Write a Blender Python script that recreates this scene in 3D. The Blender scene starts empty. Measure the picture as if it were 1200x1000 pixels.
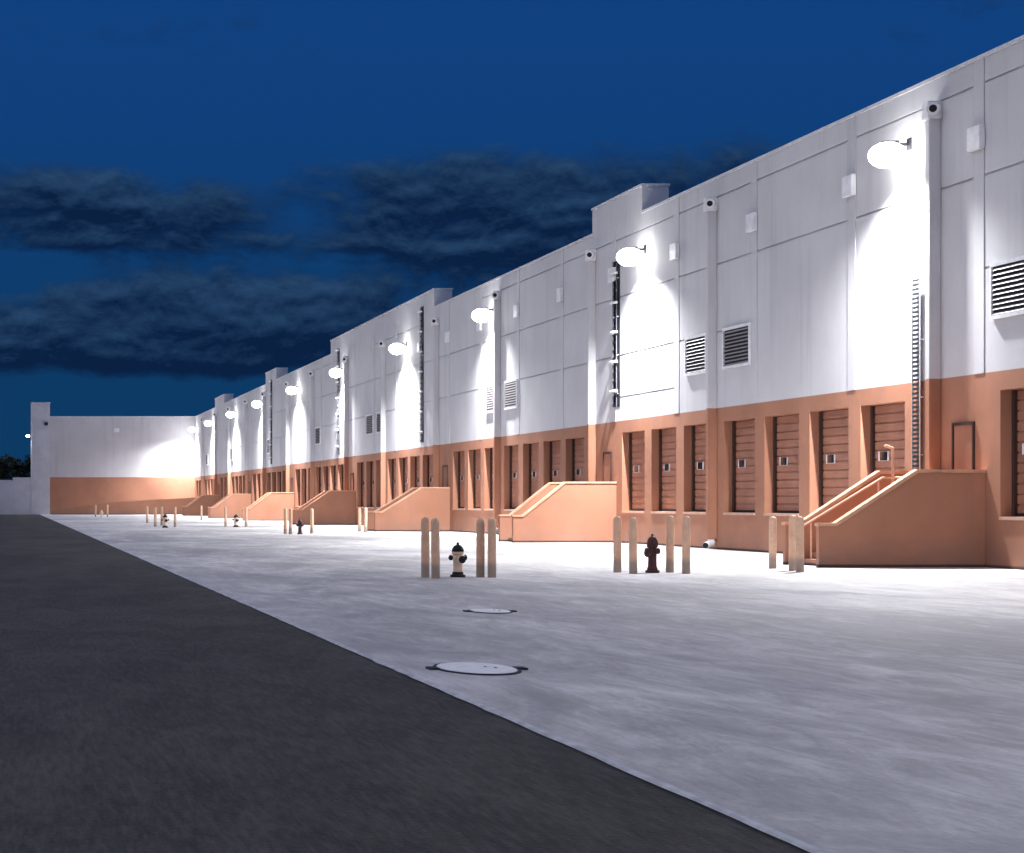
import bpy, bmesh, math, random
from mathutils import Vector, Matrix
random.seed(7)
S = bpy.context.scene
COL = S.collection
R = math.radians

# ------------------------------------------------------------------ camera
F = 2340.0; H = 1.6; VX = 12.0; VY = 588.0; W = 23.7
cam_d = bpy.data.cameras.new("camera"); cam = bpy.data.objects.new("camera", cam_d); COL.objects.link(cam)
cam_d.sensor_width = 36; cam_d.sensor_fit = 'HORIZONTAL'; cam_d.lens = 36 * F / 1200
cam_d.shift_x = (600 - VX) / 1200; cam_d.shift_y = (VY - 500) / 1200
cam_d.clip_start = 0.1; cam_d.clip_end = 6000
cam.location = (0, 0, H); cam.rotation_euler = (R(90), 0, 0)
S.camera = cam
S.view_settings.view_transform = 'Standard'; S.view_settings.look = 'None'
S.view_settings.exposure = 0.0; S.view_settings.gamma = 1
S.render.engine = 'CYCLES'
S.cycles.max_bounces = 6; S.cycles.diffuse_bounces = 3; S.cycles.use_denoising = True

# ------------------------------------------------------------------ node helper
class NT:
    def __init__(s, tree): s.t = tree; s.n = tree.nodes; s.l = tree.links
    def new(s, typ, **kw):
        n = s.n.new(typ)
        for k, v in kw.items(): setattr(n, k, v)
        return n
    def put(s, sock, v):
        if isinstance(v, bpy.types.NodeSocket): s.l.new(v, sock)
        elif v is not None: sock.default_value = v
    def m(s, op, a, b=None, c=None, clamp=False):
        n = s.new('ShaderNodeMath', operation=op, use_clamp=clamp)
        for i, v in enumerate((a, b, c)): s.put(n.inputs[i], v)
        return n.outputs[0]
    def xyz(s, v):
        n = s.new('ShaderNodeSeparateXYZ'); s.put(n.inputs[0], v); return n.outputs
    def comb(s, x, y, z):
        n = s.new('ShaderNodeCombineXYZ')
        for i, v in enumerate((x, y, z)): s.put(n.inputs[i], v)
        return n.outputs[0]
    def scale(s, v, sc):
        n = s.new('ShaderNodeMapping'); s.put(n.inputs[0], v); n.inputs['Scale'].default_value = sc; return n.outputs[0]
    def noise(s, v, sc, det=4, rough=.55, dist=0.):
        n = s.new('ShaderNodeTexNoise'); s.put(n.inputs['Vector'], v)
        n.inputs['Scale'].default_value = sc; n.inputs['Detail'].default_value = det
        n.inputs['Roughness'].default_value = rough; n.inputs['Distortion'].default_value = dist
        return n.outputs['Fac']
    def step(s, v, a, b, o0=0., o1=1.):
        n = s.new('ShaderNodeMapRange', interpolation_type='SMOOTHSTEP'); s.put(n.inputs[0], v)
        for i, q in enumerate((a, b, o0, o1)): n.inputs[i + 1].default_value = q
        return n.outputs[0]
    def mix(s, f, a, b, mode='MIX'):
        n = s.new('ShaderNodeMix', data_type='RGBA', blend_type=mode)
        s.put(n.inputs[0], f)
        for i, v in ((6, a), (7, b)):
            if isinstance(v, (tuple, list)): v = tuple(v) + (1,) if len(v) == 3 else v
            s.put(n.inputs[i], v)
        return n.outputs[2]

# ------------------------------------------------------------------ sky (night, banked clouds)
world = bpy.data.worlds.new("World"); S.world = world; world.use_nodes = True
w = NT(world.node_tree); w.n.clear()
gen = w.new('ShaderNodeTexCoord').outputs['Generated']
dx, dy, dz = w.xyz(gen)
den = w.m('ADD', w.m('ABSOLUTE', dy), .03)
ca = w.m('DIVIDE', dx, den); ce = w.m('DIVIDE', dz, den)
BUMPS = [(70, 250, 200, 34, .42), (225, 262, 60, 22, .2), (540, 232, 150, 42, .42), (650, 275, 110, 34, .3), (420, 298, 170, 16, .28),
         (60, 292, 110, 14, .25), (120, 405, 330, 42, .5), (300, 352, 300, 24, .26), (330, 385, 90, 26, .25), (820, 210, 140, 30, .15),
         (300, 150, 600, 40, -.12), (250, 470, 700, 22, -.25)]
def density(a, e):
    v = w.comb(w.m('MULTIPLY', a, 8.0), w.m('MULTIPLY', e, 21.0), 3.7)
    big = w.noise(v, 1.0, 9, .6, .35)
    fine = w.noise(w.comb(w.m('MULTIPLY', a, 30.), w.m('MULTIPLY', e, 55.), 1.3), 1.0, 8, .65, .3)
    d = w.m('ADD', w.m('MULTIPLY', big, .95), w.m('MULTIPLY', fine, .60))
    for (x, y, sx, sy, amp) in BUMPS:
        p = w.m('MULTIPLY', w.m('SUBTRACT', a, (x - VX) / F), F / sx)
        q = w.m('MULTIPLY', w.m('SUBTRACT', e, (VY - y) / F), F / sy)
        r2 = w.m('ADD', w.m('MULTIPLY', p, p), w.m('MULTIPLY', q, q))
        g = w.m('MULTIPLY', w.m('EXPONENT', w.m('MULTIPLY', r2, -.7)), amp)
        d = w.m('ADD', d, g)
    return d
D0 = density(ca, ce); D1 = density(ca, w.m('ADD', ce, .0045))
cloud = w.step(D0, .84, 1.12)
top = w.m('ADD', w.m('MULTIPLY', w.m('SUBTRACT', D0, D1), 3.6), .24, clamp=True)
grad = w.step(ce, .03, .24)
clear = w.mix(grad, (.0040, .042, .125), (.0055, .052, .210))
ccol = w.mix(top, (.0030, .0150, .055), (.020, .060, .140))
sky = w.mix(cloud, clear, ccol)
sky = w.mix(w.step(ce, -.02, 0.01), (.004, .01, .02), sky)
nish = w.new('ShaderNodeTexSky', sky_type='NISHITA', sun_disc=False, sun_elevation=R(-6), sun_rotation=R(200))
bg2 = w.new('ShaderNodeBackground'); w.l.new(nish.outputs[0], bg2.inputs[0]); bg2.inputs[1].default_value = .05
bg = w.new('ShaderNodeBackground'); w.put(bg.inputs[0], sky); bg.inputs[1].default_value = 1.0
ad = w.new('ShaderNodeAddShader'); w.l.new(bg.outputs[0], ad.inputs[0]); w.l.new(bg2.outputs[0], ad.inputs[1])
w.l.new(ad.outputs[0], w.new('ShaderNodeOutputWorld').inputs[0])

# added soft fill from behind the camera, brightening yard and walls (the one sun lamp)
sd = bpy.data.lights.new("sun", 'SUN'); sd.energy = 1.25; sd.angle = R(80); sd.color = (1.0, .965, .94)
so = bpy.data.objects.new("sun", sd); COL.objects.link(so)
so.rotation_euler = Vector((.62, .07, -.66)).to_track_quat('-Z', 'Y').to_euler()
LAMP_W = 20000.0

# ------------------------------------------------------------------ materials
def material(name, rough=.7, metal=0., spec=.3):
    m = bpy.data.materials.new(name); m.use_nodes = True
    t = NT(m.node_tree); b = m.node_tree.nodes['Principled BSDF']
    b.inputs['Roughness'].default_value = rough; b.inputs['Metallic'].default_value = metal
    b.inputs['Specular IOR Level'].default_value = spec
    return m, t, b
def bump(t, b, h, strength, dist=.02):
    n = t.new('ShaderNodeBump'); n.inputs['Strength'].default_value = strength; n.inputs['Distance'].default_value = dist
    t.put(n.inputs['Height'], h); t.l.new(n.outputs[0], b.inputs['Normal'])
def pos(t): return t.new('ShaderNodeNewGeometry').outputs['Position']
def simple(name, c, rough=.6, metal=0., var=.12, sc=3., spec=.3):
    m, t, b = material(name, rough, metal, spec); p = pos(t)
    n = t.noise(p, sc, 5, .6)
    k = 1 - var
    t.put(b.inputs['Base Color'], t.mix(t.step(n, .3, .7), tuple(q * k for q in c), tuple(min(1, q * (1 + var * .6)) for q in c)))
    bump(t, b, t.noise(p, 40, 3), .15, .01)
    return m

WHITE = (.61, .605, .625); TERRA = (.40, .188, .118)
def wall_paint(name, split=4.73):
    m, t, b = material(name, .75, 0, .2); p = pos(t); x, y, z = t.xyz(p)
    up = t.step(z, split - .012, split + .012)
    big = t.noise(p, .35, 5, .6); st = t.noise(t.scale(p, (1.5, 1.5, .09)), 1.0, 6, .65)
    fine = t.noise(p, 9, 4, .7)
    c_w = t.mix(t.step(big, .3, .7), tuple(v * .90 for v in WHITE), WHITE)
    c_o = t.mix(t.step(big, .3, .7), tuple(v * .86 for v in TERRA), tuple(v * 1.08 for v in TERRA))
    c = t.mix(up, c_o, c_w)
    c = t.mix(t.step(st, .50, .75, 0, .5), c, t.mix(up, (.30, .17, .13), (.42, .42, .46)))
    c = t.mix(t.step(fine, .55, .8, 0, .18), c, (.35, .30, .30))
    # scuffed splash zone at the foot of the wall
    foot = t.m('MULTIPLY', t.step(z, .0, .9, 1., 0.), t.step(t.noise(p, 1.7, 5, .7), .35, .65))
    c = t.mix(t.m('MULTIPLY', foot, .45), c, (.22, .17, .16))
    c = t.mix(t.step(z, .05, .09, .85, 0.), c, (.03, .028, .028))  # contact shadow along the ground line, painted as a dark strip
    t.put(b.inputs['Base Color'], c)
    bump(t, b, t.m('ADD', t.noise(p, 30, 4, .7), t.m('MULTIPLY', big, .5)), .25, .012)
    return m
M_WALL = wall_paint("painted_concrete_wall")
M_TRIM = simple("pale_metal_coping", (.66, .66, .69), .5)
M_BOX = simple("white_painted_metal", (.82, .82, .84), .45)
M_DARK = simple("dark_metal", (.025, .025, .03), .55)
M_BLACK = simple("black_rubber", (.012, .012, .014), .7)
M_DOOR = simple("terracotta_steel_door", (.36, .165, .108), .5, 0, .15, 1.3)
M_TRACK = simple("door_track", (.055, .03, .025), .6)
M_LOUV = simple("louvre_slat", (.30, .27, .28), .5)
M_SILL = simple("pale_sill", (.60, .38, .28), .7)
M_LADDER = simple("dark_ladder_steel", (.10, .10, .12), .5)
M_PALESTEEL = simple("pale_galvanised_steel", (.55, .55, .58), .45, .3)
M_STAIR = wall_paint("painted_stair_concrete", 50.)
M_STAIRCAP = simple("lit_parapet_cap", (.60, .34, .22), .7, 0, .2, 2.)  # paler than the stair paint: the lit top edge is put into the colour
M_GLASS = simple("dark_window_glass", (.01, .01, .012), .15, 0, .1, 3, .6)
M_RAIL = simple("rail_paint", (.66, .42, .30), .5)

def mat_bollard():
    m, t, b = material("cream_bollard_paint", .55); o = t.new('ShaderNodeTexCoord').outputs['Object']; x, y, z = t.xyz(o)
    n = t.noise(pos(t), 5, 5, .7)
    c = t.mix(t.step(n, .35, .7), (.76, .49, .33), (.62, .38, .25))
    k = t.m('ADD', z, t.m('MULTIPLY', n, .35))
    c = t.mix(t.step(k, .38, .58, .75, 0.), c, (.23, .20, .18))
    t.put(b.inputs['Base Color'], c); bump(t, b, n, .2); return m
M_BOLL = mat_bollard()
M_HCREAM = simple("cream_hydrant_paint", (.80, .60, .45), .5)
M_HDARK = simple("oxblood_hydrant_paint", (.06, .022, .025), .5)

def mat_concrete():
    m, t, b = material("broomed_concrete", .62, 0, .35); p = pos(t)
    big = t.noise(t.scale(p, (.10, .05, 1)), 1., 6, .62, .8)
    mid = t.noise(t.scale(p, (.55, .16, 1)), 1., 7, .68, 1.4)
    sw = t.noise(t.scale(p, (1.6, .35, 1)), 1., 6, .7, 2.2)
    fine = t.noise(p, 14, 5, .8)
    v = t.m('ADD', t.m('MULTIPLY', big, .40), t.m('MULTIPLY', mid, .36))
    v = t.m('ADD', v, t.m('MULTIPLY', sw, .26)); v = t.m('ADD', v, t.m('MULTIPLY', fine, .12))
    f = t.step(v, .46, .70)
    c = t.mix(f, (.36, .338, .328), (.76, .722, .70))
    # dark arcs left by turning tyres
    wv = t.new('ShaderNodeTexWave', wave_type='RINGS', rings_direction='Z'); t.put(wv.inputs[0], t.scale(p, (.09, .045, 0)))
    wv.inputs['Scale'].default_value = .55; wv.inputs['Distortion'].default_value = 9; wv.inputs['Detail'].default_value = 3; wv.inputs['Detail Scale'].default_value = .8
    tr = t.m('MULTIPLY', t.step(wv.outputs['Fac'], .86, 1.0), t.step(mid, .45, .65))
    c = t.mix(t.m('MULTIPLY', tr, .6), c, (.22, .22, .25))
    spot = t.noise(p, 3.1, 3, .6)
    c = t.mix(t.step(spot, .70, .78, 0, .35), c, (.2, .2, .22))
    gr = t.noise(t.scale(p, (14, 1.4, 1)), 1., 5, .8)
    c = t.mix(t.step(gr, .50, .64, 0, .24), c, (.20, .195, .20))
    oil = t.m('MULTIPLY', t.step(t.noise(p, .9, 4, .75), .60, .74), t.step(t.noise(p, .16, 2, .5), .45, .6))
    c = t.mix(t.m('MULTIPLY', oil, .35), c, (.12, .115, .115))
    t.put(b.inputs['Base Color'], c)
    t.put(b.inputs['Roughness'], t.step(mid, .3, .7, .5, .75))
    bump(t, b, t.m('ADD', fine, t.m('MULTIPLY', sw, .6)), .35, .01); return m
def mat_asphalt():
    m, t, b = material("dark_asphalt", .85, 0, .25); p = pos(t)
    big = t.noise(t.scale(p, (.28, .10, 1)), 1., 6, .65, .8)
    mid = t.noise(t.scale(p, (1.3, .4, 1)), 1., 6, .7, 1.0)
    vo = t.new('ShaderNodeTexVoronoi'); t.put(vo.inputs['Vector'], p); vo.inputs['Scale'].default_value = 28
    f = t.m('ADD', t.m('MULTIPLY', big, .55), t.m('MULTIPLY', mid, .45))
    c = t.mix(t.step(f, .38, .64), (.042, .037, .032), (.088, .078, .068))
    c = t.mix(t.m('MULTIPLY', t.step(vo.outputs['Distance'], .0, .35, 1, 0), .35), c, (.14, .14, .14))
    gr = t.noise(t.scale(p, (22, 2.2, 1)), 1., 4, .8)
    c = t.mix(t.step(gr, .5, .64, 0, .32), c, (.13, .12, .11))
    c = t.mix(t.step(gr, .38, .5, .4, 0), c, (.018, .018, .018))
    t.put(b.inputs['Base Color'], c)
    bump(t, b, t.m('ADD', vo.outputs['Distance'], t.noise(p, 22, 4, .7)), .5, .01); return m
M_CONC = mat_concrete(); M_ASPH = mat_asphalt()
M_LIP = simple("concrete_gutter_edge", (.55, .55, .57), .7, 0, .25, 4)
M_EARTH = simple("dark_ground", (.05, .05, .045), .9, 0, .3, .2)
M_LEAF = simple("dark_foliage", (.035, .05, .03), .7, 0, .4, 1.5)
M_BARK = simple("bark", (.06, .045, .035), .9)
M_COVER = simple("glare_painted_iron", (.93, .91, .89), .5, 0., .12, 8, .5)  # near-white colour paints in the lamp light reflected by the covers
M_FARWALL = simple("pale_perimeter_wall", (.66, .66, .70), .7, 0, .1, .8)

# ------------------------------------------------------------------ mesh builder
class MB:
    def __init__(s): s.v = []; s.f = []
    def add(s, vs, fs):
        o = len(s.v); s.v += [tuple(v) for v in vs]; s.f += [tuple(i + o for i in f) for f in fs]; return s
    def box(s, x0, x1, y0, y1, z0, z1):
        return s.add([(x0, y0, z0), (x1, y0, z0), (x1, y1, z0), (x0, y1, z0), (x0, y0, z1), (x1, y0, z1), (x1, y1, z1), (x0, y1, z1)],
                     [(0, 3, 2, 1), (4, 5, 6, 7), (0, 1, 5, 4), (1, 2, 6, 5), (2, 3, 7, 6), (3, 0, 4, 7)])
    def prism_y(s, pts, y0, y1):          # polygon in XZ, extruded along Y (pts counter-clockwise seen from -Y)
        n = len(pts)
        return s.add([(x, y0, z) for x, z in pts] + [(x, y1, z) for x, z in pts],
                     [tuple(range(n)), tuple(range(2 * n - 1, n - 1, -1))] + [((i + 1) % n, i, n + i, n + (i + 1) % n) for i in range(n)])
    def tube(s, a, b, r, n=10, r2=None):
        a, b = Vector(a), Vector(b); d = (b - a).normalized(); u = d.orthogonal().normalized(); q = d.cross(u); r2 = r if r2 is None else r2
        vs = []
        for c, rr in ((a, r), (b, r2)):
            for i in range(n):
                t = 2 * math.pi * i / n; vs.append(c + u * math.cos(t) * rr + q * math.sin(t) * rr)
        return s.add(vs, [(i, (i + 1) % n, n + (i + 1) % n, n + i) for i in range(n)] + [tuple(range(n - 1, -1, -1)), tuple(range(n, 2 * n))])
    def lathe(s, prof, n=20, c=(0, 0, 0), axis='Z', sx=1., sy=1.):
        vs = []
        for r, h in prof:
            for i in range(n):
                t = 2 * math.pi * i / n; p = (math.cos(t) * r * sx, math.sin(t) * r * sy, h)
                if axis == 'X': p = (p[2], p[0], p[1])
                if axis == 'Y': p = (p[0], p[2], p[1])
                vs.append((p[0] + c[0], p[1] + c[1], p[2] + c[2]))
        fs = []
        for k in range(len(prof) - 1):
            for i in range(n): fs.append((k * n + i, k * n + (i + 1) % n, (k + 1) * n + (i + 1) % n, (k + 1) * n + i))
        fs += [tuple(range(n - 1, -1, -1)), tuple(range((len(prof) - 1) * n, len(prof) * n))]
        return s.add(vs, fs)
    def build(s, name, mat, parent=None, bev=0., smooth=False, origin=None):
        me = bpy.data.meshes.new(name)
        vs = s.v if origin is None else [(v[0] - origin[0], v[1] - origin[1], v[2] - origin[2]) for v in s.v]
        me.from_pydata(vs, [], s.f); me.update()
        bm = bmesh.new(); bm.from_mesh(me); bmesh.ops.recalc_face_normals(bm, faces=bm.faces)
        if bev: bmesh.ops.bevel(bm, geom=list(bm.edges), offset=bev, segments=2, affect='EDGES', clamp_overlap=True)
        bm.to_mesh(me); bm.free()
        if smooth:
            me.polygons.foreach_set('use_smooth', [True] * len(me.polygons)); me.update()
            try: me.set_sharp_from_angle(angle=R(35))
            except Exception: pass
        me.materials.append(mat)
        o = bpy.data.objects.new(name, me); COL.objects.link(o)
        if origin is not None: o.location = origin
        if parent is not None: o.parent = parent
        return o
def tag(o, label=None, cat=None, group=None, kind=None):
    if label: o['label'] = label
    if cat: o['category'] = cat
    if group: o['group'] = group
    if kind: o['kind'] = kind
    return o
def thing(name, loc, label, cat, group=None):
    o = bpy.data.objects.new(name, None); COL.objects.link(o); o.location = loc; o.empty_display_size = .3
    return tag(o, label, cat, group)
def copy_tree(o, parent=None):
    c = o.copy(); COL.objects.link(c)
    if parent is not None: c.parent = parent
    for ch in list(o.children): copy_tree(ch, c)
    return c
def gp(x, y):                       # photo pixel on the yard surface -> ground point
    Y = H * F / (y - VY); return (x - VX) * Y / F, Y

# ------------------------------------------------------------------ ground
tag(MB().box(-900, 1500, -400, 2500, -1.0, -.06).build("ground", M_EARTH), kind='structure')
XE = 3.62
tag(MB().box(-60, XE + .085, -70, 251, -.3, -.012).build("asphalt_road", M_ASPH), kind='structure')
tag(MB().box(XE + .09, W + .45, -70, 256.2, -.3, 0).build("concrete_yard", M_CONC), kind='structure')
ke = MB(); y = -20.; st = .35; px_ = XE + .02
while y < 250:
    st = .35 if y < 60 else 2.; nx = XE + .042 + random.uniform(-.008, .008) * (1 + (random.random() < .08) * 2)
    ke.add([(px_, y, -.005), (XE + .09, y, -.005), (XE + .09, y + st, -.005), (nx, y + st, -.005),
            (px_ + .01, y, .008), (XE + .09, y, .010), (XE + .09, y + st, .010), (nx + .01, y + st, .008)],
           [(4, 5, 6, 7), (0, 4, 7, 3), (1, 2, 6, 5)])
    px_ = nx; y += st
tag(ke.build("kerb_edge", M_LIP), kind='structure')

# ------------------------------------------------------------------ main warehouse
PER = 29.55
OFFS = (0, 3.55, 7.1, 10.65, 14.6, 18.15, 21.7); DW = 2.75; DZ0, DZ1 = 1.22, 4.27; REC = .38; TOP = 12.45; SPL = 4.73
doors = sorted(52.9 + PER * k + o for k in range(-1, 7) for o in OFFS if 52.9 + PER * k + o + DW < 255)
Y0, Y1 = -30., 256.
bld = thing("warehouse", (W, 120, 0), "long warehouse with white upper wall over terracotta base and rows of recessed dock doors", "building")
bld_loc = (W, 120, 0)
def B(mb, name, mat, parent=None, **k):
    """a part of the warehouse, its origin at its own low centre"""
    xs = [v[0] for v in mb.v]; ys = [v[1] for v in mb.v]; zs = [v[2] for v in mb.v]
    o = mb.build(name, mat, None, origin=((min(xs) + max(xs)) / 2, (min(ys) + max(ys)) / 2, min(zs)), **k)
    if parent is None: o.location = Vector(o.location) - Vector(bld_loc); o.parent = bld
    else:
        base = Vector(parent.location) + (Vector(bld_loc) if parent.parent is bld else Vector((0, 0, 0)))
        o.location = Vector(o.location) - base; o.parent = parent
    return o
# lower wall
wl = MB(); wl.box(W, W + .5, Y0, Y1, -.2, DZ0); wl.box(W, W + .5, Y0, Y1, DZ1, SPL - .0)
cur = Y0
for d in doors:
    wl.box(W, W + .5, cur, d, DZ0, DZ1); cur = d + DW
wl.box(W, W + .5, cur, Y1, DZ0, DZ1)
B(wl, "lower_wall", M_WALL)
# upper wall: backing + tilt-up panels with real grooves and joint strips
uw = MB(); uw.box(W + .04, W + .45, Y0, Y1, SPL, TOP - .04)
JY = [48.85 - 7.3875 * 10 + 7.3875 * k for k in range(0, 40)]
JY = [j for j in JY if Y0 + 1 < j < Y1 - 1]
G = .03; SW = .26
edges = [Y0] + [v for j in JY for v in (j - SW - G, j + SW + G)] + [Y1]
for i in range(0, len(edges), 2):
    a, b = edges[i], edges[i + 1]
    lv = [SPL, 7.28, 9.55, 11.8, TOP - .04]
    if 48 < (a + b) / 2 < 63: lv = [SPL, 9.55, 11.8, TOP - .04]
    if (a + b) / 2 % PER > 14 and 100 < a: lv = [SPL, 7.28, 9.55, TOP - .04]
    if 74 < (a + b) / 2 < 81: lv = [SPL, 5.65, 7.28, 9.55, 11.8, TOP - .04]
    for q in range(len(lv) - 1):
        uw.box(W, W + .04, a, b, lv[q] + (G if q else 0), lv[q + 1] - (G if q < len(lv) - 2 else 0))
for j in JY: uw.box(W - .012, W + .04, j - SW, j + SW, SPL + .002, TOP - .042)
B(uw, "upper_wall", M_WALL)
sh = MB(); sh.box(W + .5, W + 70, Y0, Y1 + 30, 10.9, 11.3)
B(sh, "roof", M_TRIM)
bw = MB(); bw.box(W + 69.6, W + 70, Y0, Y1 + 30, 0, 10.9); bw.box(W + .5, W + 69.6, Y0, Y0 + .4, 0, 10.9)
B(bw, "end_wall", M_WALL)
# parapet risers and coping
RIS = [(74.9, 81.3), (111.6, 147.6), (177.8, 185.2), (221., 231.2)]
cur = Y0
for a, b in RIS:
    rs = MB().box(W, W + 1.0, a, b, TOP - .04, 13.45); B(rs, "parapet_riser", M_WALL)
    B(MB().box(W - .04, W + 1.04, a - .04, b + .04, 13.45, 13.53), "riser_coping", M_TRIM)
    B(MB().box(W - .04, W + .49, cur, a, TOP - .04, TOP + .05), "coping", M_TRIM); cur = b
B(MB().box(W - .04, W + .49, cur, Y1, TOP - .04, TOP + .05), "coping", M_TRIM)

# dock doors: one with its parts, then copies
def dock_door(y):
    d = MB(); n = 12; h = (DZ1 - DZ0 - .06) / n
    for i in range(n): d.box(W + REC - .03, W + REC, y + .06, y + DW - .06, DZ0 + .06 + i * h + .012, DZ0 + .06 + (i + 1) * h - .022)
    d.box(W + REC, W + REC + .04, y, y + DW, DZ0, DZ1)
    o = B(d, "dock_door", M_DOOR, bev=.006)
    B(MB().box(W + REC - .055, W + REC - .031, y + 1.74, y + 2.36, 2.72, 2.98), "window_frame", M_BOX, o)
    B(MB().box(W + REC - .075, W + REC - .056, y + 1.79, y + 2.23, 2.73, 2.97), "window_pane", M_GLASS, o)
    for a in (y + .004, y + DW - .124): B(MB().box(W + REC - .11, W + REC - .001, a, a + .12, DZ0 + .024, DZ1 - .004), "door_track", M_TRACK, o)
    B(MB().box(W + REC - .07, W + REC - .032, y + .07, y + DW - .07, DZ0 + .022, DZ0 + .10), "bottom_seal", M_BLACK, o)
    return o
def sill(y): return B(MB().box(W - .025, W + REC - .002, y + .002, y + DW - .002, DZ0 - .02, DZ0 + .02).box(W - .025, W - .002, y - .02, y + DW + .02, DZ0 - .06, DZ0 - .02), "door_sill", M_SILL)
i0 = min(range(len(doors)), key=lambda i: abs(doors[i] - 52.9))
d0 = dock_door(doors[i0]); s0 = sill(doors[i0])
for i, y in enumerate(doors):
    if i == i0: continue
    c = copy_tree(d0); c.location.y += y - doors[i0]
    c2 = s0.copy(); COL.objects.link(c2); c2.location.y += y - doors[i0]
# rubber dock bumpers flank some doors? the photo shows none

# louvres
def louvre(ya, yb, z0=6.07, z1=7.25):
    fr = MB()
    for (a, b, c, d) in ((ya - .09, yb + .09, z1, z1 + .09), (ya - .09, yb + .09, z0 - .09, z0), (ya - .09, ya, z0, z1), (yb, yb + .09, z0, z1)):
        fr.box(W - .07, W - .013, a, b, c, d)
    o = B(fr, "louvre_frame", M_BOX)
    B(MB().box(W - .02, W - .014, ya, yb, z0, z1), "louvre_back", M_BLACK, o)
    sl = MB(); n = 10
    for i in range(n):
        z = z0 + (i + .15) * (z1 - z0) / n
        sl.add([(W - .068, ya, z), (W - .068, yb, z), (W - .022, yb, z + .055), (W - .022, ya, z + .055),
                (W - .064, ya, z - .008), (W - .064, yb, z - .008), (W - .021, yb, z + .047), (W - .021, ya, z + .047)],
               [(0, 1, 2, 3), (7, 6, 5, 4), (0, 4, 5, 1), (1, 5, 6, 2), (2, 6, 7, 3), (3, 7, 4, 0)])
    B(sl, "louvre_slats", M_LOUV, o)
for a, b in ((45.7, 48.1), (63.95, 66.2), (67.95, 69.9), (93.3, 95.5), (97.6, 99.2), (127.3, 128.9), (130.3, 132.7), (152.5, 154.8), (182.0, 184), (212.4, 215), (239, 241.4)):
    louvre(a, b)

# junction boxes on the joint strips
for j in JY:
    if 44 < j < 120: B(MB().box(W - .15, W - .013, j - .33, j + .33, 10.2, 10.78), "junction_box", M_BOX, bev=.015)

# downspouts with outlet heads
pipes = [51.25 + PER * k for k in range(-1, 7)] + [66.95 + PER * k for k in range(-1, 7)]
for y in sorted(pipes):
    if y > 252: continue
    if abs(y - 51.25) < .01: y = 50.83
    first = y < 51 and y > 50 or (abs((y - 51.25) % PER) < .01 or abs((y - 51.25) % PER - PER) < .01)
    PW = .25
    o = B(MB().box(W - .30, W, y, y + PW, .34, 11.35), "downspout", M_WALL, bev=.02)
    B(MB().box(W - .36, W + .0, y - .06, y + PW + .06, 11.35, 11.8), "conductor_head", M_BOX, o, bev=.02)
    hd = MB().tube((W - .22, y - .06, 11.6), (W - .35, y - .30, 11.55), .16, 14)
    B(hd, "spout", M_BOX, o, smooth=True)
    B(MB().tube((W - .352, y - .305, 11.55), (W - .358, y - .318, 11.549), .095, 14), "spout_opening", M_BLACK, o)
    if not first:
        B(MB().tube((W - .14, y + .15, .36), (W - .14, y + .15, .2), .12, 12).tube((W - .14, y + .15, .2), (W - .42, y - .1, .13), .11, 12), "outlet_elbow", M_BOX, o, smooth=True)
        B(MB().tube((W - .421, y - .101, .13), (W - .428, y - .108, .128), .10, 12), "outlet_opening", M_BLACK, o)

# ladder of close dark rungs over the nearest landing, and caged roof ladders
def ladder(y, z0, z1, pitch, wid, cage, x=W - .09):
    l = MB()
    for s in (-wid / 2, wid / 2): l.box(x - .014, x + .014, y + s - .014, y + s + .014, z0, z1)
    o = B(l, "ladder_rails", M_LADDER if cage else M_PALESTEEL)
    r = MB(); z = z0 + .08
    while z < z1: r.box(x - .02, x + .03, y - wid / 2 + .02, y + wid / 2 - .02, z, z + (.045 if cage else .062)); z += pitch
    B(r, "rungs", M_DARK, o)
    if cage:
        c = MB(); z = z0 + .6; n = 7
        def ring(z): return [(x - .13 * math.sin(math.pi * i / n), y + .36 * math.cos(math.pi * i / n), z) for i in range(n + 1)]
        while z < z1 + .2:
            p = ring(z)
            for i in range(n): c.tube(p[i], p[i + 1], .05, 6)
            z += 1.15
        B(c, "cage_hoops", M_BOX, o)
        B(MB().box(W - .012, W - .004, y - .40, y + .40, z0, z1), "ladder_backplate", M_DARK, o)
    st = MB(); z = z0 + .5
    while z < z1:
        for s in (-wid / 2, wid / 2): st.box(x + .02, W - .0, y + s - .015, y + s + .015, z, z + .03)
        z += 1.5
    B(st, "standoffs", M_PALESTEEL, o)
ladder(52.02, 2.3, 7.45, .118, .42, False, W - .1)
for y, z0, z1 in ((78.0, 5.3, 11.0), (114.8, 5.0, 12.8), (144.0, 5.0, 12.6), (181.0, 5.0, 12.6)): ladder(y, z0, z1, .3, .46, True)

# personnel doors at the head of each stair
STAIRS = [48.5 + PER * k for k in range(0, 7)]
for s in STAIRS:
    y = s + .62
    o = B(MB().box(W - .02, W, y, y + .98, DZ0 + .02, 3.5), "personnel_door", M_STAIR)
    fr = MB().box(W - .05, W, y - .07, y, DZ0 + .01, 3.57).box(W - .05, W, y + .98, y + 1.05, DZ0 + .01, 3.57).box(W - .06, W, y, y + .98, 3.5, 3.57)
    B(fr, "door_frame", M_TRACK, o)
    B(MB().box(W - .08, W - .021, y + .08, y + .2, 2.24, 2.28), "handle", M_PALESTEEL, o)

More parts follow.
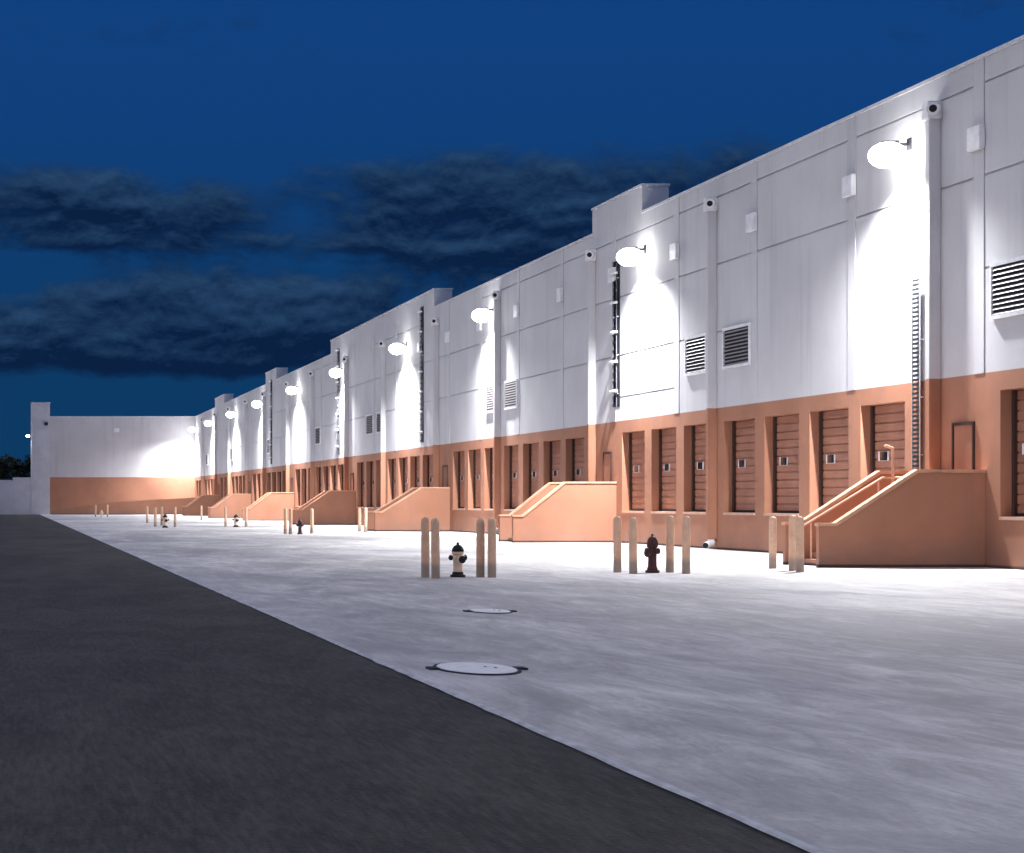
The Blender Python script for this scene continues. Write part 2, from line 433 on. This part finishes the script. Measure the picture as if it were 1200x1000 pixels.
# ------------------------------------------------------------------ dock staircases
SL = ["terracotta stair block at far right below the ladder of close rungs, dark side to camera",
      "bright yellow lit stair block in the middle, between the two rows of bollards around hydrants",
      "tan stair block behind the two posts left of the cream hydrant",
      "brown unlit stair block behind the dark hydrant, left of the paired tan posts",
      "pale yellow stair block fourth from the far end, between a tan and a brown block",
      "small peach stair block just left of the pale yellow one near the far wall",
      "farthest stair block, dark brown, at the foot of the far white and tan wall"]
SL[4] = "pale yellow lit stair block between a brown block and a peach one"
FLAT = [22.05, 21.7, 22.2, 22.0, 21.8, 21.8, 21.8]
def stair(s, flat, label):
    t = thing("dock_staircase", (21.5, s + 1.1, 0), label, "staircase", "concrete stair blocks along the dock wall")
    L = Vector((21.5, s + 1.1, 0))
    def P(mb, name, mat, parent=None, **k):
        xs = [v[0] for v in mb.v]; ys = [v[1] for v in mb.v]; zs = [v[2] for v in mb.v]
        o = mb.build(name, mat, None, origin=((min(xs) + max(xs)) / 2, (min(ys) + max(ys)) / 2, min(zs)), **k)
        o.location = Vector(o.location) - L - (Vector(parent.location) if parent else Vector((0, 0, 0)))
        o.parent = parent or t; return o
    xl = 19.65
    E = W - .002
    for (a, b) in ((s, s + .2), (s + 2.1, s + 2.3)):
        w_ = P(MB().prism_y([(xl, -.1), (E, -.1), (E, 2.3), (flat, 2.3), (xl + .42, 1.0), (xl, 1.0)], a, b), "parapet", M_STAIR, bev=.01)
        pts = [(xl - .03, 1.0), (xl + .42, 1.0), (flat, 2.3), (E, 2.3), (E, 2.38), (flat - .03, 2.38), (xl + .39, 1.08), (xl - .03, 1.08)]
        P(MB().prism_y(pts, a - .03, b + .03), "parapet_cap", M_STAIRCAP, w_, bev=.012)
    n = 7; run = (flat - .05 - (xl + .35)) / n
    st = MB()
    for i in range(n): st.box(xl + .35 + i * run, xl + .35 + (i + 1) * run, s + .2, s + 2.1, -.05, DZ0 * (i + 1) / n - .02)
    P(st, "steps", M_STAIR)
    P(MB().box(flat - .05, E, s + .2, s + 2.1, -.05, DZ0), "landing", M_STAIR)
    if s > 60: return
    hr = MB(); ym = s + 1.75
    hr.tube((xl + .25, ym, .95), (flat - .1, ym, 2.2), .03).tube((flat - .1, ym, 2.2), (flat + .5, ym, 2.2), .03)
    for f in (.03, .97): hr.tube((xl + .45 + f * (flat - xl - .6), ym, .1 + 1.1 * f), (xl + .45 + f * (flat - xl - .6), ym, 1.05 + 1.1 * f), .022)
    P(hr, "handrail", M_RAIL)
    gr = MB().tube((flat + .25, s + 1.95, 1.2), (flat + .25, s + 1.95, 2.95), .035).tube((flat + .25, s + 1.95, 2.95), (flat + .05, s + 1.95, 3.02), .035)
    P(gr, "grab_post", M_RAIL)
for s, fl, lb in zip(STAIRS, FLAT, SL): stair(s, fl, lb)

# ------------------------------------------------------------------ wall lamps (lit)
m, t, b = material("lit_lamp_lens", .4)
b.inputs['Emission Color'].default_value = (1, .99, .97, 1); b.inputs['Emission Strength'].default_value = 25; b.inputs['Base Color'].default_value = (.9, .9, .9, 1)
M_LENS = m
def lamp(loc, label, ax=-1, ay=0, k=1., sc=1.):
    """ax, ay: direction of the arm, away from the wall"""
    t = thing("wall_lamp", loc, label, "wall lamp", "lit floodlights along the top of the warehouse wall")
    ang = math.atan2(ay, ax) - math.pi; t.rotation_euler = (0, 0, ang); t.scale = (sc, sc, sc)
    MB().box(.30, .58, -.04, .04, .22, .30).box(.0, .30, -.04, .04, .30, .36).box(.56, .598, -.12, .12, .1, .42).build("arm", M_DARK, t)
    MB().lathe([(.05, .34), (.16, .335), (.20, .30), (.22, .27)], 24).build("housing", M_PALESTEEL, t, smooth=True)
    MB().lathe([(.02, .32), (.20, .29), (.36, .20), (.45, .08), (.47, -.03), (.44, -.14), (.34, -.26), (.20, -.34), (.02, -.37)], 24).build("lens", M_LENS, t, smooth=True)  # oversized oval: the glare around the lamp is built into the lens shape
    ld = bpy.data.lights.new("lamp_light", 'SPOT'); ld.energy = LAMP_W * k; ld.spot_size = R(150); ld.spot_blend = 1.0; ld.shadow_soft_size = .10
    ld.color = (.97, .98, 1.0)
    lo = bpy.data.objects.new("lamp_light", ld); COL.objects.link(lo); lo.parent = t; lo.location = (0, 0, -.46)
    # aimed a little out from the wall
    lo.rotation_euler = (0, R(6), 0)
    return t
LY = [52.6, 74.5, 97.9, 119.3, 141.6, 163.9, 187.2, 209.4, 233., 253.6]
LL = ["nearest and largest glaring wall lamp, at upper right above the ladder of close rungs",
      "second glaring wall lamp from the right, on the wall under the stepped parapet",
      "third wall lamp from the right, above a narrow louvre next to the downspout",
      "fourth wall lamp from the right, left of the tall ladder under the raised parapet",
      "fifth wall lamp from the right, under the far end of the long raised parapet",
      "sixth wall lamp from the right, just right of the small narrow parapet tower",
      "seventh wall lamp from the right, just left of the small narrow parapet tower",
      "eighth wall lamp from the right, right of the farthest little parapet step",
      "ninth wall lamp from the right, small and left of the farthest parapet step",
      "farthest wall lamp, in the corner where the far wall meets the long wall"]
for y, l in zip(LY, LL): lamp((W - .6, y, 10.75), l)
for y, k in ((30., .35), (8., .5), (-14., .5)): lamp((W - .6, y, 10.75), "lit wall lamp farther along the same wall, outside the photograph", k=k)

# ------------------------------------------------------------------ far wing
FY = 256.2
wing = thing("warehouse_wing", (14, FY, 0), "far wing facing the camera, white over tan, with a tall white pylon", "building")
def V(mb, name, mat, **k):
    o = mb.build(name, mat, wing, **k); o.location = (-14, -FY, 0); return o
V(MB().box(5.0, W + 45, FY, FY + 30, -.2, 12.4), "wing_wall", M_WALL)
V(MB().box(5.0, W + 45, FY - .06, FY + .5, 12.4, 12.55), "wing_coping", M_TRIM)
V(MB().box(2.65, 5.0, FY - 4.5, FY + 1, -.2, 14.0), "pylon", M_FARWALL)
V(MB().box(2.6, 5.05, FY - 4.55, FY + 1.05, 14.0, 14.12), "pylon_cap", M_TRIM)
V(MB().box(13.3, 14.0, FY - .3, FY, 10.5, 11.0), "utility_box", M_BOX, bev=.03)
V(MB().box(4.3, 4.75, FY - 4.8, FY - 4.5, 11.2, 11.6), "vent_box", M_DARK)
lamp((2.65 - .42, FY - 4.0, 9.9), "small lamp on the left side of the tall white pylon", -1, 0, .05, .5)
# truck ramp wall in front of the wing
tag(MB().prism_y([(5.1, -.1), (W - .01, -.1), (W - .01, 2.15), (13, 1.55), (5.1, .55)], 247.8, 248.2).build("ramp_wall", M_STAIR), "low brown ramp wall rising to the right in front of the far wing", "wall")
# perimeter wall left of the pylon
pw = thing("perimeter_wall", (-10, 252, 0), "white perimeter wall left of the tall white pylon", "wall")
def PWA(mb, name, mat):
    o = mb.build(name, mat, pw); o.location = (10, -252, 0)
PWA(MB().box(-60, .3, 252, 252.4, -.3, 4.25), "wall_panels", M_FARWALL)
PWA(MB().box(.3, 2.6, 251.85, 252.4, -.3, 4.65), "gate_panel", M_FARWALL)
PWA(MB().box(-60, .25, 251.95, 252.45, 4.25, 4.33), "wall_cap", M_TRIM)
for x in (-1.1, -3.4, -5.7): PWA(MB().box(x - .12, x + .12, 251.9, 252.0, -.3, 4.2), "wall_post", M_FARWALL)

# dark trees beyond the perimeter wall
def tree(x, y, h, label):
    t = thing("tree", (x, y, 0), label, "tree", "dark trees beyond the perimeter wall")
    tr = MB().tube((0, 0, -.1), (.1, 0, h * .45), .28, 8, .18)
    for i in range(6):
        a = i * 1.05; tr.tube((.08, 0, h * .38), (math.cos(a) * h * .22, math.sin(a) * h * .22, h * .7), .12, 6, .04)
    tr.build("trunk", M_BARK, t)
    lf = MB(); cl = [(random.gauss(0, h * .17), random.gauss(0, h * .17), h * random.uniform(.45, .88)) for _ in range(22)]
    for c in cl:
        rr = h * random.uniform(.08, .15)
        for _ in range(60):
            d = Vector((random.gauss(0, 1), random.gauss(0, 1), random.gauss(0, .8))).normalized() * rr * random.uniform(.5, 1)
            p = Vector(c) + d; u = Vector((random.gauss(0, 1), random.gauss(0, 1), random.gauss(0, 1))).normalized(); v = u.orthogonal().normalized(); q = .3
            lf.add([p - u * q, p + v * q * .6, p + u * q, p - v * q * .6], [(0, 1, 2, 3)])
    lf.build("crown", M_LEAF, t)
tree(-1.5, 285, 8.6, "dark round tree behind the perimeter wall at the left edge")
tree(1.6, 300, 9.2, "dark tree behind the perimeter wall close beside the white pylon")
tree(-6, 305, 9.6, "dark tree behind the perimeter wall, taller, beyond the left edge")

# ------------------------------------------------------------------ bollards
def bollard_mesh():
    return MB().lathe([(.088, -.05), (.088, 1.17), (.084, 1.205), (.07, 1.235), (.045, 1.255), (.012, 1.263)], 24)
bp = bollard_mesh().build("bollard", M_BOLL, smooth=True)
BL = [ # x, base y, label
 (498.5, 677, "first tan bollard from the left in the row around the cream hydrant"),
 (510.5, 678, "second tan bollard from the left, immediately left of the cream hydrant"),
 (563, 676.5, "tan bollard immediately right of the cream hydrant"),
 (576.5, 677, "last tan bollard on the right in the row around the cream hydrant"),
 (723.5, 671, "first tan bollard from the left in the row around the nearer dark hydrant"),
 (742, 672.5, "second tan bollard from the left, immediately left of the nearer dark hydrant"),
 (785, 671, "tan bollard immediately right of the nearer dark hydrant"),
 (804, 672.5, "last tan bollard on the right in the row around the nearer dark hydrant"),
 (905.5, 666.5, "lone tan bollard left of the nearest stair block"),
 (928.8, 669, "tan bollard half hidden behind another at the foot of the nearest stairs"),
 (937.5, 670.5, "front tan bollard touching the foot of the nearest stair block"),
 (421.5, 623, "left bollard of the pair at the foot of the tan middle stair block"),
 (428.5, 624, "right bollard of the pair at the foot of the tan middle stair block"),
 (334.5, 626, "first bollard from the left in the row with the small dark hydrant"),
 (340.5, 626.5, "second bollard from the left in the row with the small dark hydrant"),
 (365.5, 625.5, "tan bollard right of the small dark hydrant, before the brown stair block"),
 (264.5, 617.5, "small bollard in front of the peach stair block, left of the far hydrant"),
 (288.5, 617.5, "small bollard by the pale yellow stair block, right of the far hydrant"),
 (172.5, 613, "small far bollard, leftmost of the cluster before the brown ramp wall"),
 (182, 617.5, "small far bollard, second from the left in the cluster before the ramp wall"),
 (189.5, 616, "small far bollard, close left of the white far hydrant in the cluster"),
 (205.3, 618, "small far bollard, rightmost of the cluster before the brown ramp wall"),
 (236, 609.5, "small pale bollard at the foot of the peach stair block"),
 (112, 605.8, "tiny farthest bollard, left one of the two before the far wing"),
 (126, 605.8, "tiny farthest bollard, right one of the two before the far wing")]
for i, (x, y, l) in enumerate(BL):
    o = bp if i == 0 else bp.copy()
    if i: COL.objects.link(o)
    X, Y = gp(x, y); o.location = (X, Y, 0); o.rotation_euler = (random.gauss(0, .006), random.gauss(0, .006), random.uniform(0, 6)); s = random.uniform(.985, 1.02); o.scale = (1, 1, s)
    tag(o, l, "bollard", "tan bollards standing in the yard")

# ------------------------------------------------------------------ hydrants
def hydrant(x, y, s, body, top, label, rz, base=None):
    X, Y = gp(x, y); t = thing("fire_hydrant", (X, Y, 0), label, "fire hydrant", "fire hydrants between the bollards")
    t.rotation_euler = (0, 0, rz); t.scale = (s * (.8 if body is M_HDARK else 1), s * (.8 if body is M_HDARK else 1), s)
    MB().lathe([(.17, 0), (.17, .05), (.13, .06), (.115, .12)], 18).build("base_flange", base or top, t, smooth=True)
    MB().lathe([(.105, .10), (.105, .50), (.135, .52), (.135, .56), (.115, .58)], 20).build("barrel", body, t, smooth=True)
    MB().lathe([(.135, .575), (.135, .61), (.115, .66), (.08, .71), (.035, .73), (.03, .735), (.03, .78), (.012, .785)], 18).build("bonnet", top, t, smooth=True)
    for (dx_, dy_, r, z) in ((-1, 0, .062, .44), (1, 0, .062, .44), (0, -1, .085, .40)):
        o = MB().tube((dx_ * .09, dy_ * .09, z), (dx_ * .16, dy_ * .16, z), r * .9, 12).build("nozzle", body, t, smooth=True)
        MB().tube((dx_ * .161, dy_ * .161, z), (dx_ * .205, dy_ * .205, z), r, 8).tube((dx_ * .205, dy_ * .205, z), (dx_ * .235, dy_ * .235, z), .022, 5).build("nozzle_cap", top, o)
hydrant(536.5, 676.5, .94, M_HCREAM, M_BLACK, "cream fire hydrant with black bonnet and black base, between four tan bollards", R(20))
hydrant(764.5, 671.5, 1.12, M_HDARK, M_HDARK, "dark oxblood fire hydrant between the four bollards near the middle", R(-60))
hydrant(351.5, 626.3, 1.0, M_HDARK, M_HDARK, "small dark fire hydrant in front of the brown stair block", R(10))
hydrant(276.5, 617.8, 1.05, M_HCREAM, M_BLACK, "small far hydrant in front of the peach stair block", R(15))
hydrant(193.5, 618.6, 1.1, M_HCREAM, M_BLACK, "small far hydrant within the bollard cluster before the ramp wall", R(15))
hydrant(119, 606.8, 1.0, M_HCREAM, M_HCREAM, "tiny farthest hydrant between two bollards before the far wing", R(15))

# ------------------------------------------------------------------ covers in the yard
def cover(x, y, rx, ry, label, plate_mat):
    X, Y = gp(x, y); t = thing("manhole_cover", (X, Y, 0), label, "manhole cover")
    MB().lathe([(1., .0), (1., .012), (.93, .014), (.92, .006)], 40, sx=rx, sy=ry).build("rim", M_DARK, t, smooth=True)
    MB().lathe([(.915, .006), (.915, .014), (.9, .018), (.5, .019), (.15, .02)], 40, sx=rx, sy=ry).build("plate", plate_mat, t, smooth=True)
    for s in (-1, 1): MB().box(s * rx * 1.07 - .05, s * rx * 1.07 + .05, -.10, .10, .0, .02).build("lifting_lug", M_DARK, t)
    for (a, c) in ((.25, .1), (.42, -.1)): MB().lathe([(.016, 0), (.016, .024)], 10, c=(rx * a, ry * c, 0)).build("pick_hole", M_BLACK, t)
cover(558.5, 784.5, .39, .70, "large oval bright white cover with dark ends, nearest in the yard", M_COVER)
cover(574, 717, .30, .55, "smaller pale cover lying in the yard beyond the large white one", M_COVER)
